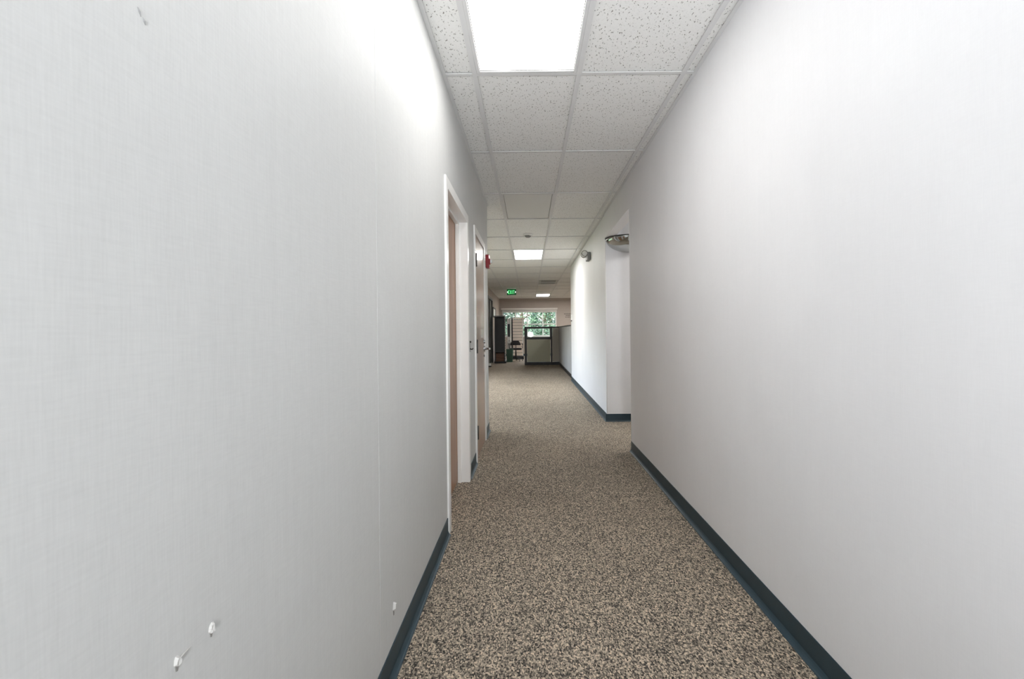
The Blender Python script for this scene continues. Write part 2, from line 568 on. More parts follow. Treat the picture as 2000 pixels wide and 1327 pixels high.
cove('baseboard_left', XL, YB, D1[0] - .05, 1, 'dark teal rubber cove base along the near left wall')
cove('baseboard_left_middle', XL, D1[1] + .05, D2[0] - .05, 1, 'short dark teal cove base between the two doors on the left')
cove('baseboard_left_end', XL, D2[1] + .05, YLE, 1, 'short dark teal cove base past the second door on the left')
cove('baseboard_right', XR, YB, Y1, -1, 'dark teal rubber cove base along the near right wall')
cove('baseboard_right_far', XRF, Y2, YRE, -1, 'dark teal cove base on the right wall beyond the opening')
cove_x('baseboard_side', Y2, XRF - .016, XS, -1, 'dark teal cove base on the wall facing across the side opening')
cove('baseboard_left_far', XW, YLO, D3[0] - .06, 1, 'dark cove base along the left wall of the far room')
cove_x('baseboard_far', YE, XW, XS, -1, 'dark cove base under the far window wall')
cove_x('baseboard_opening', Y1, XR + .001, XS, 1, 'dark cove base on the near side of the side opening')

# ------------------------------------------------------------------ ceiling
ce = boxes('ceiling', [((-4.4, YB - .2, TOP), (XS + .2, YE + .2, TOP + .1))], 'slab')
struct(ce, 'suspended ceiling of white fissured tiles in a metal grid', 'ceiling')
regions = [(XL, XR, YB, YLE), (XLO, XR, YLE, Y2), (XLO, XRF, Y2, YRE), (XLO, XW - TH, YRE, YLO), (XW, XS, YRE, YE - .12), (XR + TH, XS, Y1, Y2)]
LIT = {(0, -1): 1, (0, 2): 0, (0, 5): 1, (1, 14): 1, (4, 8): 1, (-4, 3): 1, (-4, 6): 1, (4, 11): 1, (4, 14): 1}
VENT = {(1, 9), (1, 10)}
cellmesh = {}
def tile_piece(x0, x1, y0, y1):
    g = .0005
    key = (round(x1 - x0, 4), round(y1 - y0, 4))
    if key not in cellmesh:
        bm = bmesh.new()
        box(bm, (g, g, 0), (key[0] - g, key[1] - g, .016))
        o = obj('ceiling_tile', bm, 'tile', ce)
        cellmesh[key] = o.data
    else:
        o = bpy.data.objects.new('ceiling_tile', cellmesh[key])
        C.objects.link(o)
        o.parent = ce
    o.location = (x0, y0, CH + random.uniform(-.0006, .0006))
    return o
for i in range(-7, 7):
    for j in range(-6, 17):
        cx0, cx1 = GX0 + i * GW, GX0 + (i + 1) * GW
        cy0, cy1 = GY0 + j * GL, GY0 + (j + 1) * GL
        if (i, j) in LIT or (i, j) in VENT:
            continue
        for (rx0, rx1, ry0, ry1) in regions:
            a0, a1, b0, b1 = max(cx0, rx0), min(cx1, rx1), max(cy0, ry0), min(cy1, ry1)
            if (i, j) == (4, 2) and rx0 > 1:
                # cell with the small square light of the side passage: tile only the rest
                continue
            if a1 - a0 > .01 and b1 - b0 > .01:
                tile_piece(a0, a1, b0, b1)
# tee bars: long main runners and cross tees
def tee(x0, x1, y0, y1):
    boxes('tee_bar', [((x0, y0, CH - .010), (x1, y1, CH - .004))], 'tee', ce)
T = .0135
for (rx0, rx1, ry0, ry1) in regions:
    for i in range(-7, 8):
        x = GX0 + i * GW
        if rx0 + .02 < x < rx1 - .02:
            tee(x - T, x + T, ry0, ry1)
    for j in range(-6, 18):
        y = GY0 + j * GL
        if ry0 + .02 < y < ry1 - .02:
            boxes('cross_tee', [((rx0, y - T, CH - .0095), (rx1, y + T, CH - .0045))], 'tee', ce)
    # wall angle round the edges
    for b in (((rx0, ry0, CH - .010), (rx0 + .02, ry1, CH - .005)), ((rx1 - .02, ry0, CH - .010), (rx1, ry1, CH - .005))):
        if (rx0, ry0) == (XW, YLE) and b[0][0] > 0:
            pass
        boxes('wall_angle', [b], 'tee', ce)

# ------------------------------------------------------------------ ceiling lights
def light(i, j, lit, label, frac=1.0):
    x0, x1 = GX0 + i * GW + T, GX0 + (i + 1) * GW - T
    y0, y1 = GY0 + j * GL + T, GY0 + (j + frac) * GL - T
    e = empty('ceiling_light', ((x0 + x1) / 2, (y0 + y1) / 2, CH))
    tag(e, label, 'light')
    w_ = .02
    zt = CH - .001
    bm = bmesh.new()
    box(bm, (x0, y0, zt - .009), (x0 + w_, y1, zt + .01))
    box(bm, (x1 - w_, y0, zt - .009), (x1, y1, zt + .01))
    box(bm, (x0 + w_, y0, zt - .009), (x1 - w_, y0 + w_, zt + .01))
    box(bm, (x0 + w_, y1 - w_, zt - .009), (x1 - w_, y1, zt + .01))
    obj('frame', bm, 'tee', e, bevel=.002)
    boxes('diffuser', [((x0 + w_, y0 + w_, zt - .001), (x1 - w_, y1 - w_, zt + .004))], ('lamp_on' if j < 0 else 'lamp_far') if lit else 'lens_off', e)
    boxes('housing', [((x0 + .003, y0 + .003, zt + .011), (x1 - .003, y1 - .003, zt + .09))], 'white_plastic', e)
    # dark strip standing in for the shaded gap round the lens
    bm = bmesh.new()
    q = .003
    for a, b in (((x0 + w_, y0 + w_), (x0 + w_ + q, y1 - w_)), ((x1 - w_ - q, y0 + w_), (x1 - w_, y1 - w_)),
                 ((x0 + w_, y0 + w_), (x1 - w_, y0 + w_ + q)), ((x0 + w_, y1 - w_ - q), (x1 - w_, y1 - w_))):
        box(bm, (a[0], a[1], zt - .0035), (b[0], b[1], zt - .0012))
    obj('lens_gap_shade', bm, 'shadow_gap', e)
    return e
light(0, -1, True, 'large bright white ceiling light panel directly overhead nearest the camera')
light(0, 2, False, 'unlit ceiling light panel between the near and middle lit panels')
light(0, 5, True, 'lit ceiling light panel halfway down the hall past the smoke detector')
light(1, 14, True, 'small lit ceiling light panel farthest away before the window wall')
light(-4, 3, True, 'lit ceiling panel in the open area left of the hall, nearer of two')
light(-4, 6, True, 'lit ceiling panel in the open area left of the hall, farther of two')
light(4, 8, True, 'lit ceiling panel over the office area right of the hall, nearest of three')
light(4, 11, True, 'lit ceiling panel over the office area right of the hall, middle of three')
light(4, 14, True, 'lit ceiling panel over the office area right of the hall, by the window wall')
light(4, 2, True, 'square ceiling light inside the side passage on the right', 0.5)
tile_piece(GX0 + 4 * GW, GX0 + 5 * GW, GY0 + 2.5 * GL, Y2)
tile_piece(GX0 + 4 * GW, GX0 + 5 * GW, Y1, GY0 + 2 * GL)

# supply grilles
def vent(j, y0, y1, label):
    x0, x1 = GX0 + GW + T, GX0 + 2 * GW - T
    e = empty('ceiling_vent', ((x0 + x1) / 2, (y0 + y1) / 2, CH))
    tag(e, label, 'vent', None)
    boxes('backing', [((x0, y0, CH + .004), (x1, y1, CH + .01))], 'vent_dark', e)
    bm = bmesh.new()
    fw = .07
    box(bm, (x0, y0, CH - .003), (x0 + fw, y1, CH + .004)); box(bm, (x1 - fw, y0, CH - .003), (x1, y1, CH + .004))
    box(bm, (x0 + fw, y0, CH - .003), (x1 - fw, y0 + fw, CH + .004)); box(bm, (x0 + fw, y1 - fw, CH - .003), (x1 - fw, y1, CH + .004))
    obj('frame', bm, 'tile_vent', e, bevel=.002)
    n = 5
    for k in range(n):
        yy = y0 + fw + (y1 - y0 - 2 * fw) * (k + .5) / n
        bm = bmesh.new()
        box(bm, (x0 + fw, yy - .012, CH - .003), (x1 - fw, yy + .012, CH + .002))
        obj('louver', bm, 'tile_vent', e)
    return e
yv = GY0 + 9 * GL
vent(9, yv + .55, yv + GL - T, 'louvered metal ceiling vent, the nearer of the pair past the middle light')
vent(10, yv + GL + T, yv + GL + .62, 'louvered metal ceiling vent, the farther of the pair before the far light')
tile_piece(GX0 + GW, GX0 + 2 * GW, yv, yv + .54)
tile_piece(GX0 + GW, GX0 + 2 * GW, yv + GL + .63, yv + 2 * GL)

# smoke detector
e = tag(empty('smoke_detector', (0.0, 7.46, CH)), 'round white smoke detector on the ceiling before the middle light', 'detector')
bm = bmesh.new()
tube(bm, [(0, 7.46, CH - .004), (0, 7.46, CH - .022), (0, 7.46, CH - .028)], [.075, .075, .068], 28)
obj('base', bm, 'white_plastic', e, smooth=False)
bm = bmesh.new()
tube(bm, [(0, 7.46, CH - .028), (0, 7.46, CH - .05), (0, 7.46, CH - .058)], [.05, .04, .025], 24)
obj('sensor_head', bm, 'grey_plastic', e)
bm = bmesh.new()
tube(bm, [(.03, 7.42, CH - .03), (.06, 7.40, CH - .03)], [.008, .006], 8)
obj('indicator', bm, 'white_paint', e)

# ------------------------------------------------------------------ doors on the left
def door(idx, y0, y1, h, leaf_x, leaf_m, casing, cw, hinges, label):
    e = struct(empty('door_%d' % idx, (XL, (y0 + y1) / 2, 0)), label, 'door')
    zt = h + cw
    def fr(nm, lst):
        boxes(nm, lst, 'white_paint', e, bevel=.0015)
    p = casing
    # hollow metal frame: jambs and head, wrapping the wall
    fr('near_jamb', [((XL - TH - .01, y0, 0), (XL + .0, y0 + .02, h)), ((XL - .001, y0 - cw, 0), (XL + p, y0 + .02, zt))])
    fr('far_jamb', [((XL - TH - .01, y1 - .02, 0), (XL + .0, y1, h)), ((XL - .001, y1 - .02, 0), (XL + p, y1 + cw, zt))])
    fr('head', [((XL - TH - .01, y0 + .02, h - .02), (XL + .0, y1 - .02, h)), ((XL - .001, y0 + .02, h - .02), (XL + p, y1 - .02, zt))])
    lt = .044
    boxes('door_stop', [((leaf_x - lt - .03 if idx == 2 else leaf_x + .002, y0 + .02, 0), (leaf_x - lt - .002 if idx == 2 else leaf_x + .03, y0 + .034, h - .02)),
                        ((leaf_x - lt - .03 if idx == 2 else leaf_x + .002, y1 - .034, 0), (leaf_x - lt - .002 if idx == 2 else leaf_x + .03, y1 - .02, h - .02)),
                        ((leaf_x - lt - .03 if idx == 2 else leaf_x + .002, y0 + .034, h - .034), (leaf_x - lt - .002 if idx == 2 else leaf_x + .03, y1 - .034, h - .02))], 'white_paint', e)
    boxes('door_leaf', [((leaf_x - lt, y0 + .023, .008), (leaf_x, y1 - .023, h - .023))], leaf_m, e, bevel=.001)
    boxes('leaf_gap_shade', [((leaf_x - lt + .004, y1 - .0228, .008), (leaf_x - .004, y1 - .0202, h - .021))], 'shadow_gap', e)  # dark filler in place of shade beside the door leaf
    return e
d1 = door(1, D1[0], D1[1], D1[2], XL - .085, 'wood1', .012, .045, False, 'tan wood door set back in a white metal frame, nearest on the left')
d2 = door(2, D2[0], D2[1], D2[2], XL + .002, 'wood2', .012, .045, True, 'brown wood door in a white frame with chrome lever, second on the left')
for z in (1.84, 1.05, .265):
    bm = bmesh.new()
    box(bm, (XL + .001, D2[0] + .0, z - .06), (XL + .005, D2[0] + .052, z + .06))
    o = obj('hinge', bm, 'steel_dark', d2)
    bm = bmesh.new()
    tube(bm, [(XL + .015, D2[0] + .021, z - .062), (XL + .015, D2[0] + .021, z + .062)], .008, 10)
    obj('hinge_pin', bm, 'steel_dark', o, smooth=True)
# lever handle set
hy, hz, hx = D2[1] - .09, 1.0, XL + .002
bm = bmesh.new()
tube(bm, [(hx, hy, hz), (hx + .012, hy, hz)], [.034, .031], 24)
rose = obj('lever_handle', bm, 'chrome', d2)
bm = bmesh.new()
tube(bm, [(hx + .01, hy, hz), (hx + .05, hy, hz), (hx + .062, hy - .006, hz), (hx + .066, hy - .03, hz), (hx + .066, hy - .12, hz - .004)], [.012, .011, .012, .011, .008], 12)
obj('lever', bm, 'chrome', rose, smooth=True)
bm = bmesh.new()
tube(bm, [(hx, hy, hz + .075), (hx + .014, hy, hz + .075)], [.022, .018], 20)
obj('thumb_turn', bm, 'chrome', rose)
bm = bmesh.new()
tube(bm, [(hx, hy, hz - .075), (hx + .008, hy, hz - .075)], [.014, .012], 16)
obj('privacy_button', bm, 'steel_dark', rose)

# tall grey door in the far room
e = struct(empty('door_3', (XW, 17, 0)), 'tall grey door and frame in the left wall of the far room', 'door')
boxes('near_jamb', [((XW - .1, D3[0] - .06, 0), (XW + .02, D3[0] + .02, D3[2] + .06))], 'grey_door', e)
boxes('far_jamb', [((XW - .1, D3[1] - .02, 0), (XW + .02, D3[1] + .06, D3[2] + .06))], 'grey_door', e)
boxes('head', [((XW - .1, D3[0] + .02, D3[2] - .02), (XW + .02, D3[1] - .02, D3[2] + .06))], 'grey_door', e)
boxes('door_leaf', [((XW - .07, D3[0] + .022, .01), (XW - .03, (D3[0] + D3[1]) / 2 - .01, D3[2] - .022))], 'grey_door', e)
boxes('door_leaf', [((XW - .07, (D3[0] + D3[1]) / 2 + .01, .01), (XW - .03, D3[1] - .022, D3[2] - .022))], 'grey_door', e)
boxes('mullion', [((XW - .1, (D3[0] + D3[1]) / 2 - .01, 0), (XW - .0, (D3[0] + D3[1]) / 2 + .01, D3[2] - .02))], 'black_frame', e)

# dark metal hook between the doors
e = tag(empty('wall_hook', (XL, 3.94, 1.06)), 'small dark metal hook on the left wall between the two doors', 'hook')
boxes('back_plate', [((XL, 3.93, 1.02), (XL + .005, 3.95, 1.11))], 'steel_dark', e, bevel=.001)
bm = bmesh.new()
tube(bm, [(XL + .004, 3.94, 1.045), (XL + .022, 3.94, 1.04), (XL + .028, 3.94, 1.052)], [.006, .005, .006], 8)
obj('prong', bm, 'steel_dark', e, smooth=True)
bm = bmesh.new()
tube(bm, [(XL + .004, 3.94, 1.10), (XL + .012, 3.94, 1.105)], [.008, .007], 8)
obj('upper_prong', bm, 'steel_dark', e, smooth=True)

# fire alarm strobe
ay, az = 5.56, 1.99
e = tag(empty('fire_alarm', (XL, ay, az)), 'red fire alarm horn with clear strobe on the left wall past the second door', 'alarm')
boxes('back_box', [((XL, ay - .055, az - .075), (XL + .038, ay + .055, az + .075))], 'red', e, bevel=.004)
bm = bmesh.new()
tube(bm, [(XL + .038, ay, az), (XL + .05, ay, az)], [.038, .034], 18)
obj('horn_cover', bm, 'red', e)
bm = bmesh.new()
box(bm, (XL + .038, ay - .03, az - .018), (XL + .07, ay + .03, az + .018))
obj('strobe_lens', bm, 'strobe', e, bevel=.008)

# ------------------------------------------------------------------ dome mirror in the side opening
mx, mz, mr, md = 1.295, 2.362, .29, .175
e = tag(empty('dome_mirror', (mx, Y2, mz)), 'half dome convex safety mirror high in the side opening on the right', 'mirror')
bm = bmesh.new()
NU, NV = 48, 20
g = []
for v in range(NV + 1):
    ph = (PI / 2) * v / NV
    row = []
    for u in range(NU + 1):
        th = PI * u / NU
        row.append(bm.verts.new((mx + mr * math.cos(ph) * math.cos(th), Y2 - .002 - mr * math.cos(ph) * math.sin(th), mz - md * math.sin(ph))))
    g.append(row)
for v in range(NV):
    for u in range(NU):
        if v == NV - 1:
            bm.faces.new((g[v][u], g[v][u + 1], g[v + 1][0])) if False else bm.faces.new((g[v][u], g[v][u + 1], g[v + 1][u + 1], g[v + 1][u]))
        else:
            bm.faces.new((g[v][u], g[v][u + 1], g[v + 1][u + 1], g[v + 1][u]))
bmesh.ops.remove_doubles(bm, verts=bm.verts, dist=1e-5)
obj('dome', bm, 'mirror', e, smooth=True)
bm = bmesh.new()
ro = [(mx + (mr + .006) * math.cos(PI * k / 48), Y2 - .004 - (mr + .004) * math.sin(PI * k / 48), mz + .002) for k in range(49)]
tube(bm, ro, .006, 8)
obj('rim', bm, 'rim_black', e, smooth=True)
bm = bmesh.new()
a = [bm.verts.new((mx + mr * math.cos(PI * k / 32), Y2 - .002 - mr * math.sin(PI * k / 32), mz + .002)) for k in range(33)]
bm.faces.new(a)
obj('top_plate', bm, 'rim_black', e)

# ------------------------------------------------------------------ emergency light
ly, lz = 7.8, 2.39
e = tag(empty('emergency_light', (XRF, ly, lz)), 'grey twin head emergency light high on the right wall beyond the opening', 'light')
boxes('housing', [((XRF - .055, ly - .13, lz - .075), (XRF, ly + .13, lz + .045))], 'grey_plastic', e, bevel=.01)
for s in (-1, 1):
    c = Vector((XRF - .075, ly + s * .072, lz + .035))
    bm = bmesh.new()
    tube(bm, [c + Vector((.03, 0, 0)), c, c + Vector((-.02, -.035, -.012))], [.022, .045, .052], 18)
    h = obj('lamp_head', bm, 'grey_plastic', e)
    bm = bmesh.new()
    tube(bm, [c + Vector((-.02, -.035, -.012)), c + Vector((-.023, -.041, -.014))], [.044, .038], 18)
    obj('lens', bm, 'lens_clear', h)
bm = bmesh.new()
box(bm, (XRF - .062, ly - .012, lz - .066), (XRF - .055, ly + .012, lz - .03))
obj('test_switch', bm, 'white_plastic', e)

# thermostat at the far end of the right wall
e = tag(empty('thermostat', (XRF, 11.15, 1.47)), 'small white thermostat at the far end of the right wall', 'thermostat')
boxes('body', [((XRF - .022, 11.09, 1.42), (XRF, 11.21, 1.55))], 'white_paint', e, bevel=.003)
boxes('dial', [((XRF - .026, 11.12, 1.395), (XRF, 11.18, 1.415))], 'dark_plastic', e)

# ------------------------------------------------------------------ exit sign
ey, ex, ez = 17.0, -.60, 2.53
e = tag(empty('exit_sign', (ex, ey, CH)), 'green lit EXIT sign hanging from the ceiling at the far end', 'sign')
boxes('canopy', [((ex - .17, ey - .03, CH - .032), (ex + .17, ey + .03, CH - .005))], 'white_plastic', e, bevel=.004)
boxes('panel', [((ex - .165, ey - .004, CH - .24), (ex + .165, ey + .004, CH - .032))], 'exit_panel', e, bevel=.002)
def strokes(name, segs, m, y, wd, parent):
    bm = bmesh.new()
    for (x0, z0), (x1, z1) in segs:
        a, b = Vector((x0, 0, z0)), Vector((x1, 0, z1))
        d = (b - a).normalized()
        nrm = Vector((-d.z, 0, d.x)) * wd / 2
        f = [a + nrm - d * wd / 2, b + nrm + d * wd / 2, b - nrm + d * wd / 2, a - nrm - d * wd / 2]
        v0 = [bm.verts.new((p.x, y - .002, p.z)) for p in f]
        v1 = [bm.verts.new((p.x, y + .001, p.z)) for p in f]
        bm.faces.new(v0); bm.faces.new(v1[::-1])
        for k in range(4):
            bm.faces.new((v0[k], v0[(k + 1) % 4], v1[(k + 1) % 4], v1[k]))
    return obj(name, bm, m, parent)
lh, lw_, z0 = .11, .042, CH - .19
def glyph(ch, x):
    L = {'E': [((0, 0), (0, 1)), ((0, 0), (1, 0)), ((0, .5), (.85, .5)), ((0, 1), (1, 1))],
         'X': [((0, 0), (1, 1)), ((0, 1), (1, 0))], 'I': [((.5, 0), (.5, 1))],
         'T': [((.5, 0), (.5, 1)), ((0, 1), (1, 1))]}[ch]
    return [((x + a[0] * lw_, z0 + a[1] * lh), (x + b[0] * lw_, z0 + b[1] * lh)) for a, b in L]
for ch, x in (('E', ex - .108), ('X', ex - .046), ('I', ex + .008), ('T', ex + .06)):
    strokes('letter', glyph(ch, x), 'exit_green', ey - .005, .013, e)
for s in (-1, 1):
    zc = z0 + lh / 2
    strokes('chevron', [((ex + s * .128, zc + .028), (ex + s * .148, zc)), ((ex + s * .148, zc), (ex + s * .128, zc - .028))], 'exit_white', ey - .005, .013, e)

# ------------------------------------------------------------------ window in the far wall
e = struct(empty('window_1', ((WX0 + WX1) / 2, YE, WZ0)), 'wide window in the far wall with green trees outside', 'window')
fy0, fy1 = YE + .03, YE + .09
def wb_(nm, x0, x1, z0_, z1_, m='white_paint'):
    boxes(nm, [((x0, fy0, z0_), (x1, fy1, z1_))], m, e)
wb_('side_frame', WX0, WX0 + .05, WZ0, WZ1); wb_('side_frame', WX1 - .05, WX1, WZ0, WZ1)
wb_('head_frame', WX0 + .05, WX1 - .05, WZ1 - .05, WZ1); wb_('sill_frame', WX0 + .05, WX1 - .05, WZ0, WZ0 + .05)
for x in (-.62, -.07, .66):
    wb_('mullion', x - .025, x + .025, WZ0 + .05, WZ1 - .05)
xs = [WX0 + .05, -.645, -.595, -.095, -.045, .635, .685, WX1 - .05]
for k in range(0, 8, 2):
    wb_('rail', xs[k], xs[k + 1], 1.47, 1.51)
    boxes('pane', [((xs[k], YE + .055, WZ0 + .05), (xs[k + 1], YE + .061, 1.47))], 'glass', e)
    boxes('pane', [((xs[k], YE + .055, 1.51), (xs[k + 1], YE + .061, WZ1 - .05))], 'glass', e)
boxes('window_sill', [((WX0 - .03, YE - .06, WZ0 - .03), (WX1 + .03, YE + .03, WZ0))], 'white_paint', e)
e = struct(empty('window_2', (XLO, 9.8, W2[2])), 'window in the open area left of the hall', 'window')
for a, b in ((W2[0], W2[0] + .06), (W2[1] - .06, W2[1]), (8.85, 8.91), (10.7, 10.76)):
    boxes('mullion', [((XLO - .09, a, W2[2]), (XLO - .03, b, W2[3]))], 'white_paint', e)
for a in (W2[2], W2[3] - .06):
    boxes('rail', [((XLO - .088, W2[0] + .06, a), (XLO - .032, W2[1] - .06, a + .06))], 'white_paint', e)
boxes('pane', [((XLO - .062, W2[0] + .06, W2[2] + .06), (XLO - .056, W2[1] - .06, W2[3] - .06))], 'glass', e)
# raised blind
e = tag(empty('window_blind', (0.03, YE, 2.2)), 'raised pale blind with headrail across the top of the far window', 'blind')
boxes('headrail', [((WX0 - .05, YE - .08, 2.17), (WX1 + .05, YE - .004, 2.24))], 'blind', e, bevel=.004)
for k in range(7):
    boxes('slat', [((WX0 - .02, YE - .065, 2.155 - k * .014), (WX1 + .02, YE - .015, 2.164 - k * .014))], 'blind', e)
boxes('bottom_rail', [((WX0 - .02, YE - .065, 2.035), (WX1 + .02, YE - .015, 2.062))], 'blind', e, bevel=.003)
# lettering on the wall right of the window
e = tag(empty('wall_lettering', (1.78, YE, 2.0)), 'dark lines of lettering on the beige wall right of the window', 'lettering')
for (x0, x1, z) in ((1.66, 1.98, 1.95), (1.74, 2.0, 1.88), (1.72, 2.02, 1.80)):
    x = x0
    while x < x1:
        l = random.uniform(.03, .07)
        boxes('stroke', [((x, YE - .004, z - .012), (min(x + l, x1), YE + .0, z + .012))], 'ink', e)
        x += l + .02

# ------------------------------------------------------------------ outdoors
lawn = boxes('ground', [((-25, -12, -.35), (25, 60, -.25))], 'grass')
struct(lawn, 'green lawn outside the far window', 'lawn')
def tree(x, y, h, r, seed, m, label):
    rnd = random.Random(seed)
    e = tag(empty('tree', (x, y, -.25)), label, 'tree')
    bm = bmesh.new()
    tube(bm, [(x, y, -.3), (x + .05, y, h * .3), (x - .05, y, h * .75)], [.16, .12, .05], 10)
    for k in range(6):
        a = rnd.uniform(0, 2 * PI); zz = h * rnd.uniform(.25, .6)
        tube(bm, [(x, y, zz), (x + math.cos(a) * r * .6, y + math.sin(a) * r * .6, zz + r * .4)], [.05, .015], 6)
    obj('trunk', bm, 'bark', e)
    bm = bmesh.new()
    for k in range(2600):
        a, b = rnd.uniform(0, 2 * PI), rnd.uniform(-1, 1)
        q = rnd.uniform(.35, 1) ** .5
        lump = 1 + .25 * math.sin(3 * a + seed) * math.cos(4 * b)
        c = Vector((x + math.cos(a) * math.sqrt(1 - b * b) * r * q * lump, y + math.sin(a) * math.sqrt(1 - b * b) * r * q * lump, h * .55 + b * h * .45 * q))
        s = rnd.uniform(.05, .10)
        u = Vector((rnd.uniform(-1, 1), rnd.uniform(-1, 1), rnd.uniform(-.6, .6))).normalized()
        v = u.orthogonal().normalized()
        bm.faces.new([bm.verts.new(c + u * s), bm.verts.new(c + v * s * .55), bm.verts.new(c - u * s), bm.verts.new(c - v * s * .55)])
    o = obj('foliage', bm, m, e)
    o['kind'] = 'stuff'
tree(-1.75, 28.3, 3.9, 1.0, 1, 'leaf', 'dark green leafy tree outside the left part of the far window')
tree(.95, 28.3, 3.7, 1.0, 2, 'leaf2', 'mid green tree outside the middle panes of the far window')
tree(-.45, 32.0, 4.6, 1.5, 3, 'leaf2', 'green tree farther back left of the window centre')
tree(3.4, 32.0, 5.0, 1.5, 4, 'leaf', 'dense dark green tree outside the right pane of the far window')
tree(-4.3, 36.5, 6.4, 2.3, 5, 'leaf', 'big dark tree at the back behind the left trees')
tree(1.6, 37.0, 6.0, 2.3, 6, 'leaf', 'big dark tree at the back behind the middle trees')
# hedge
e = tag(empty('hedge', (0, 26.0, -.25)), 'low green hedge outside under the far window', 'hedge')
rnd = random.Random(5)
boxes('hedge_core', [((-3.2, 25.8, -.25), (3.2, 26.4, .9))], 'leaf', e)
bm = bmesh.new()
for k in range(5000):
    c = Vector((rnd.uniform(-3.3, 3.3), rnd.uniform(25.6, 26.6), rnd.uniform(-.25, 1.42)))
    s = rnd.uniform(.03, .07)
    u = Vector((rnd.uniform(-1, 1), rnd.uniform(-1, 1), rnd.uniform(-.6, .6))).normalized()
    v = u.orthogonal().normalized()
    bm.faces.new([bm.verts.new(c + u * s), bm.verts.new(c + v * s * .6), bm.verts.new(c - u * s), bm.verts.new(c - v * s * .6)])
o = obj('hedge_leaves', bm, 'leaf2', e)
o['kind'] = 'stuff'

# ------------------------------------------------------------------ cubicle partitions
PY = 16.6
e = tag(empty('cubicle_partition', (.45, PY, 0)), 'front cubicle partition with a glass strip over an olive grey panel, facing the hall', 'partition')
HT = 1.32
def pb(nm, x0, x1, z0_, z1_, m, dy=0.0, th=.06, bev=.004):
    return boxes(nm, [((x0, PY + dy, z0_), (x1, PY + th - dy, z1_))], m, e, bevel=bev)
pb('post', -.155, -.075, 0, HT, 'black_frame')
pb('post', .745, .80, 0, HT - .02, 'black_frame')
pb('top_cap', -.075, 1.05, HT - .045, HT, 'black_frame')
pb('base', -.075, .745, 0, .10, 'black_frame', -.004)
pb('base', .80, 1.05, 0, .10, 'black_frame', -.004)
pb('crossbar', -.075, .745, .88, .945, 'black_frame')
pb('glass_pane', -.05, .72, .97, 1.25, 'glass', .026, .06, 0)
boxes('glass_frame', [((-.075, PY + .01, .945), (-.05, PY + .05, HT - .045)), ((.72, PY + .01, .945), (.745, PY + .05, HT - .045)),
                      ((-.05, PY + .01, .945), (.72, PY + .05, .97)), ((-.05, PY + .01, 1.25), (.72, PY + .05, HT - .045))], 'steel_dark', e)
pb('fabric_panel', -.065, .735, .105, .875, 'fabric_olive', .006, .06, .006)
pb('fabric_panel', .805, 1.045, .105, HT - .05, 'fabric_grey', .006, .06, .006)

e = tag(empty('cubicle_partition', (1.08, 14, 0)), 'long grey ribbed cubicle partition continuing the right wall towards the window', 'partition')
yy = [11.42, 12.3, 13.2, 14.1, 15.0, 15.85, 16.57]
boxes('end_post', [((1.0, 11.41, 0), (1.12, 11.45, HT + .01))], 'black_frame', e, bevel=.003)
for a, b in zip(yy, yy[1:]):
    a = max(a, 11.45)
    boxes('fabric_panel', [((1.03, a + .012, .1), (1.10, b - .012, HT - .03))], 'fabric_side', e, bevel=.006)
    boxes('seam_strip', [((1.038, b - .012, .1), (1.092, b + .012 if b < 16.5 else b, HT - .03))], 'steel_dark', e)
boxes('top_cap', [((1.02, 11.45, HT - .03), (1.11, 16.6, HT))], 'black_frame', e, bevel=.003)
boxes('base', [((1.035, 11.45, 0), (1.095, 16.57, .1))], 'black_frame', e)
boxes('corner_post', [((1.05, 16.6, 0), (1.12, 16.67, HT))], 'black_frame', e)

# ------------------------------------------------------------------ far left furniture
e = tag(empty('tall_cabinet', (-1.05, 17.8, 0)), 'tall black cabinet over brown wood shelves against the left side of the far room', 'cabinet')
bx0, bx1, by0, by1 = -1.25, -.89, 17.6, 18.2
boxes('plinth', [((bx0 - .02, by0 - .03, 0), (bx1 + .04, by1, .07))], 'black_frame', e, bevel=.004)
boxes('side_panel', [((bx0, by0, .07), (bx0 + .025, by1, 1.70))], 'black_board', e)
boxes('side_panel', [((bx1 - .025, by0, .07), (bx1, by1, 1.70))], 'black_board', e)
boxes('back_panel', [((bx0 + .025, by1 - .02, .07), (bx1 - .025, by1, 1.70))], 'black_board', e)
boxes('top_panel', [((bx0 - .01, by0 - .02, 1.70), (bx1 + .02, by1, 1.75))], 'grey_plastic', e, bevel=.004)
boxes('door', [((bx0 + .004, by0 - .022, .40), (bx1 - .004, by0 - .002, 1.66))], 'black_board', e, bevel=.003)
for k, z in enumerate((.12, .23, .34)):
    boxes('shelf', [((bx0 + .025, by0 + .0 + k * .05, z), (bx1 - .025, by1 - .02, z + .03))], 'shelf_wood', e, bevel=.002)
    boxes('riser', [((bx0 + .025, by0 + .05 + k * .05, z - .078 if k else .07), (bx1 - .025, by0 + .07 + k * .05, z))], 'shelf_wood', e)
boxes('edge_strip', [((bx1 + .001, by0 - .02, .07), (bx1 + .035, by0 + .0, 1.70))], 'tile_vent', e, bevel=.002)
for k in range(16):
    boxes('slot', [((bx1 + .010, by0 - .0225, .15 + k * .095), (bx1 + .024, by0 - .0195, .2 + k * .095))], 'black_frame', e)

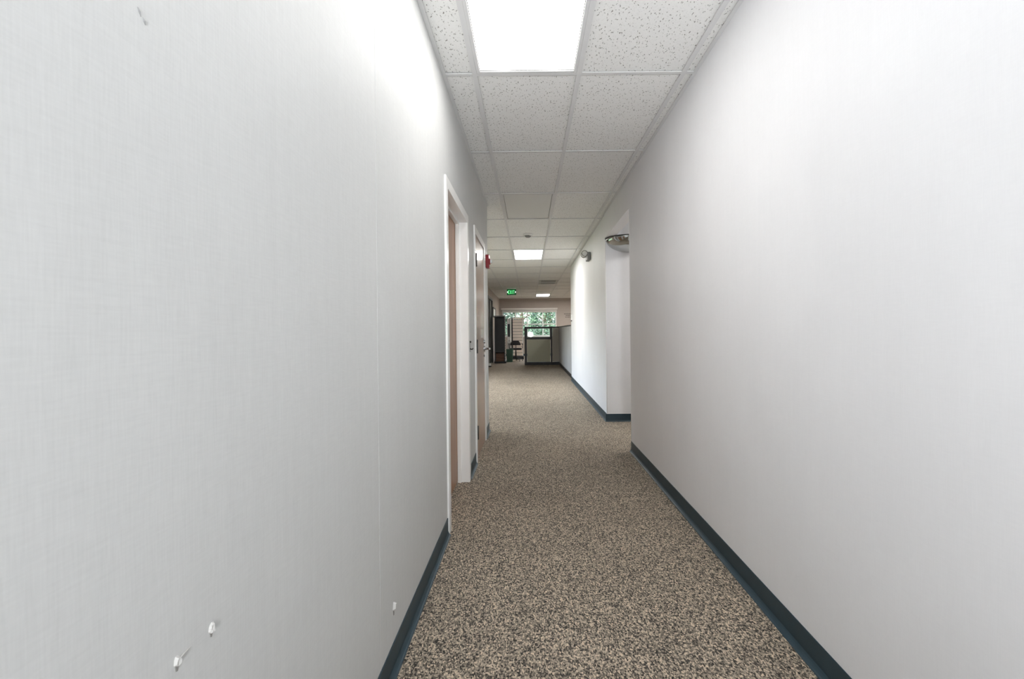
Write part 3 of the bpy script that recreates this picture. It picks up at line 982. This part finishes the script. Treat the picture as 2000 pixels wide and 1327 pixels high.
# white upright unit with dark glass
ux0, ux1, uy = -.875, -.715, 19.2
e = tag(empty('display_cabinet', (-.8, uy, 0)), 'narrow white upright cabinet with a dark window beside the black cabinet', 'cabinet')
boxes('body', [((ux0, uy, 0), (ux1, uy + .4, 1.68))], 'white_plastic', e, bevel=.005)
boxes('dark_window', [((ux0 + .035, uy - .008, .95), (ux1 - .045, uy, 1.46))], 'black_board', e, bevel=.002)
boxes('control_panel', [((ux0 + .005, uy - .03, .70), (ux1 - .0, uy, .90))], 'white_paint', e, bevel=.004)
bm = bmesh.new()
tube(bm, [(ux0 + .085, uy - .03, .79), (ux0 + .085, uy - .045, .79)], .018, 12)
obj('knob', bm, 'dark_plastic', e)

# slatted partition
sx0, sx1, sy = -.67, -.27, 19.9
e = tag(empty('slat_partition', (-.47, sy, 0)), 'cream partition of horizontal slats standing in front of the far window', 'partition')
boxes('post', [((sx0 - .06, sy - .01, 0), (sx0, sy + .05, 1.72))], 'black_frame', e)
boxes('edge_post', [((sx1, sy - .01, .15), (sx1 + .03, sy + .05, 1.66))], 'white_paint', e)
boxes('backing', [((sx0, sy + .03, .14), (sx1, sy + .045, 1.66))], 'vent_dark', e)
boxes('top_rail', [((sx0, sy - .015, 1.67), (sx1 + .05, sy + .05, 1.73))], 'slat', e)
n = 12
for k in range(n):
    z = .16 + k * (1.5 / n)
    boxes('slat', [((sx0 + .002, sy, z), (sx1 - .002, sy + .03, z + 1.5 / n - .013))], 'slat', e, bevel=.003)
boxes('base', [((sx0, sy - .02, 0), (sx1 + .05, sy + .08, .13))], 'black_frame', e)

# green bin
gx, gy = -.74, 18.35
e = tag(empty('waste_bin', (gx, gy, 0)), 'dull green plastic bin on the floor beside the black cabinet', 'bin')
bm = bmesh.new()
def ring(s, z):
    return [bm.verts.new((gx + s * x, gy + s * y, z)) for x, y in ((-.13, -.1), (.13, -.1), (.13, .1), (-.13, .1))]
r0, r1, r2, r3, r4 = ring(.82, .0), ring(1, .46), ring(1.07, .46), ring(1.07, .49), ring(.97, .49)
r5 = ring(.8, .02)
for a, b in ((r0, r1), (r1, r2), (r2, r3), (r3, r4), (r4, r5)):
    for k in range(4):
        bm.faces.new((a[k], a[(k + 1) % 4], b[(k + 1) % 4], b[k]))
bm.faces.new(r0[::-1]); bm.faces.new(r5)
obj('body', bm, 'green_plastic', e)
for k in range(5):
    x = gx - .09 + k * .045
    bm = bmesh.new()
    tube(bm, [(x * .995, gy - .092, .06), (x, gy - .103, .44)], .006, 6)
    obj('rib', bm, 'green_plastic', e)

# office chair
cx, cy = -.52, 18.85
e = tag(empty('office_chair', (cx, cy, 0)), 'dark office chair with armrests in front of the cream slatted partition', 'chair')
bm = bmesh.new()
for (z, hw, y) in ((.0, 0, 0),):
    pass
def loft(bm, secs):
    rings = []
    for (x0, x1, y0, y1, z) in secs:
        rings.append([bm.verts.new(p) for p in ((x0, y0, z), (x1, y0, z), (x1, y1, z), (x0, y1, z))])
    for a, b in zip(rings, rings[1:]):
        for k in range(4):
            bm.faces.new((a[k], a[(k + 1) % 4], b[(k + 1) % 4], b[k]))
    bm.faces.new(rings[0][::-1]); bm.faces.new(rings[-1])
loft(bm, [(cx - .23, cx + .20, cy + .20, cy + .25, .61), (cx - .21, cx + .17, cy + .21, cy + .27, .70), (cx - .15, cx + .10, cy + .24, cy + .29, .80)])
obj('backrest', bm, 'seat_fabric', e, bevel=.02, seg=3)
boxes('seat', [((cx - .22, cy - .22, .44), (cx + .22, cy + .2, .51))], 'seat_fabric', e, bevel=.025)
for s in (-1, 1):
    bm = bmesh.new()
    tube(bm, [(cx + s * .20, cy + .16, .46), (cx + s * .26, cy + .14, .50), (cx + s * .27, cy + .1, .66), (cx + s * .26, cy - .12, .68), (cx + s * .25, cy - .16, .66)], [.016] * 5, 8)
    obj('armrest', bm, 'dark_plastic', e, smooth=True)
bm = bmesh.new()
tube(bm, [(cx, cy + .15, .47), (cx, cy + .25, .50), (cx, cy + .26, .66)], .02, 8)
obj('back_support', bm, 'dark_plastic', e, smooth=True)
bm = bmesh.new()
tube(bm, [(cx, cy, .1), (cx, cy, .3), (cx, cy, .44)], [.03, .03, .02], 10)
obj('gas_lift', bm, 'dark_plastic', e, smooth=True)
for k in range(5):
    a = 2 * PI * k / 5 + .3
    bm = bmesh.new()
    tube(bm, [(cx, cy, .11), (cx + .27 * math.cos(a), cy + .27 * math.sin(a), .075)], [.025, .014], 8)
    lg = obj('leg', bm, 'dark_plastic', e)
    bm = bmesh.new()
    px, py = cx + .27 * math.cos(a), cy + .27 * math.sin(a)
    tube(bm, [(px - .014, py, .027), (px + .014, py, .027)], .027, 12)
    obj('caster', bm, 'black_frame', lg)

# small white box on the floor by the doorway
e = tag(empty('junction_box', (-1.3, 15.95, 0)), 'tiny white box on a black foot on the floor of the far room', 'box')
boxes('foot', [((-1.355, 15.9, 0), (-1.255, 16.0, .035))], 'black_frame', e)
boxes('cover', [((-1.345, 15.905, .035), (-1.268, 15.985, .115))], 'white_paint', e, bevel=.006)

# framed picture on the far left wall
e = tag(empty('picture_frame', (XW, 18.9, 1.8)), 'black framed white picture on the left wall of the far room above the black cabinet', 'picture')
py0, py1, pz0, pz1 = 18.25, 19.6, 1.72, 2.1
boxes('frame', [((XW, py0, pz0), (XW + .03, py0 + .05, pz1)), ((XW, py1 - .05, pz0), (XW + .03, py1, pz1)),
                ((XW, py0 + .05, pz0), (XW + .03, py1 - .05, pz0 + .05)), ((XW, py0 + .05, pz1 - .05), (XW + .03, py1 - .05, pz1))], 'black_frame', e)
boxes('print', [((XW, py0 + .05, pz0 + .05), (XW + .015, py1 - .05, pz1 - .05))], 'white_paint', e)
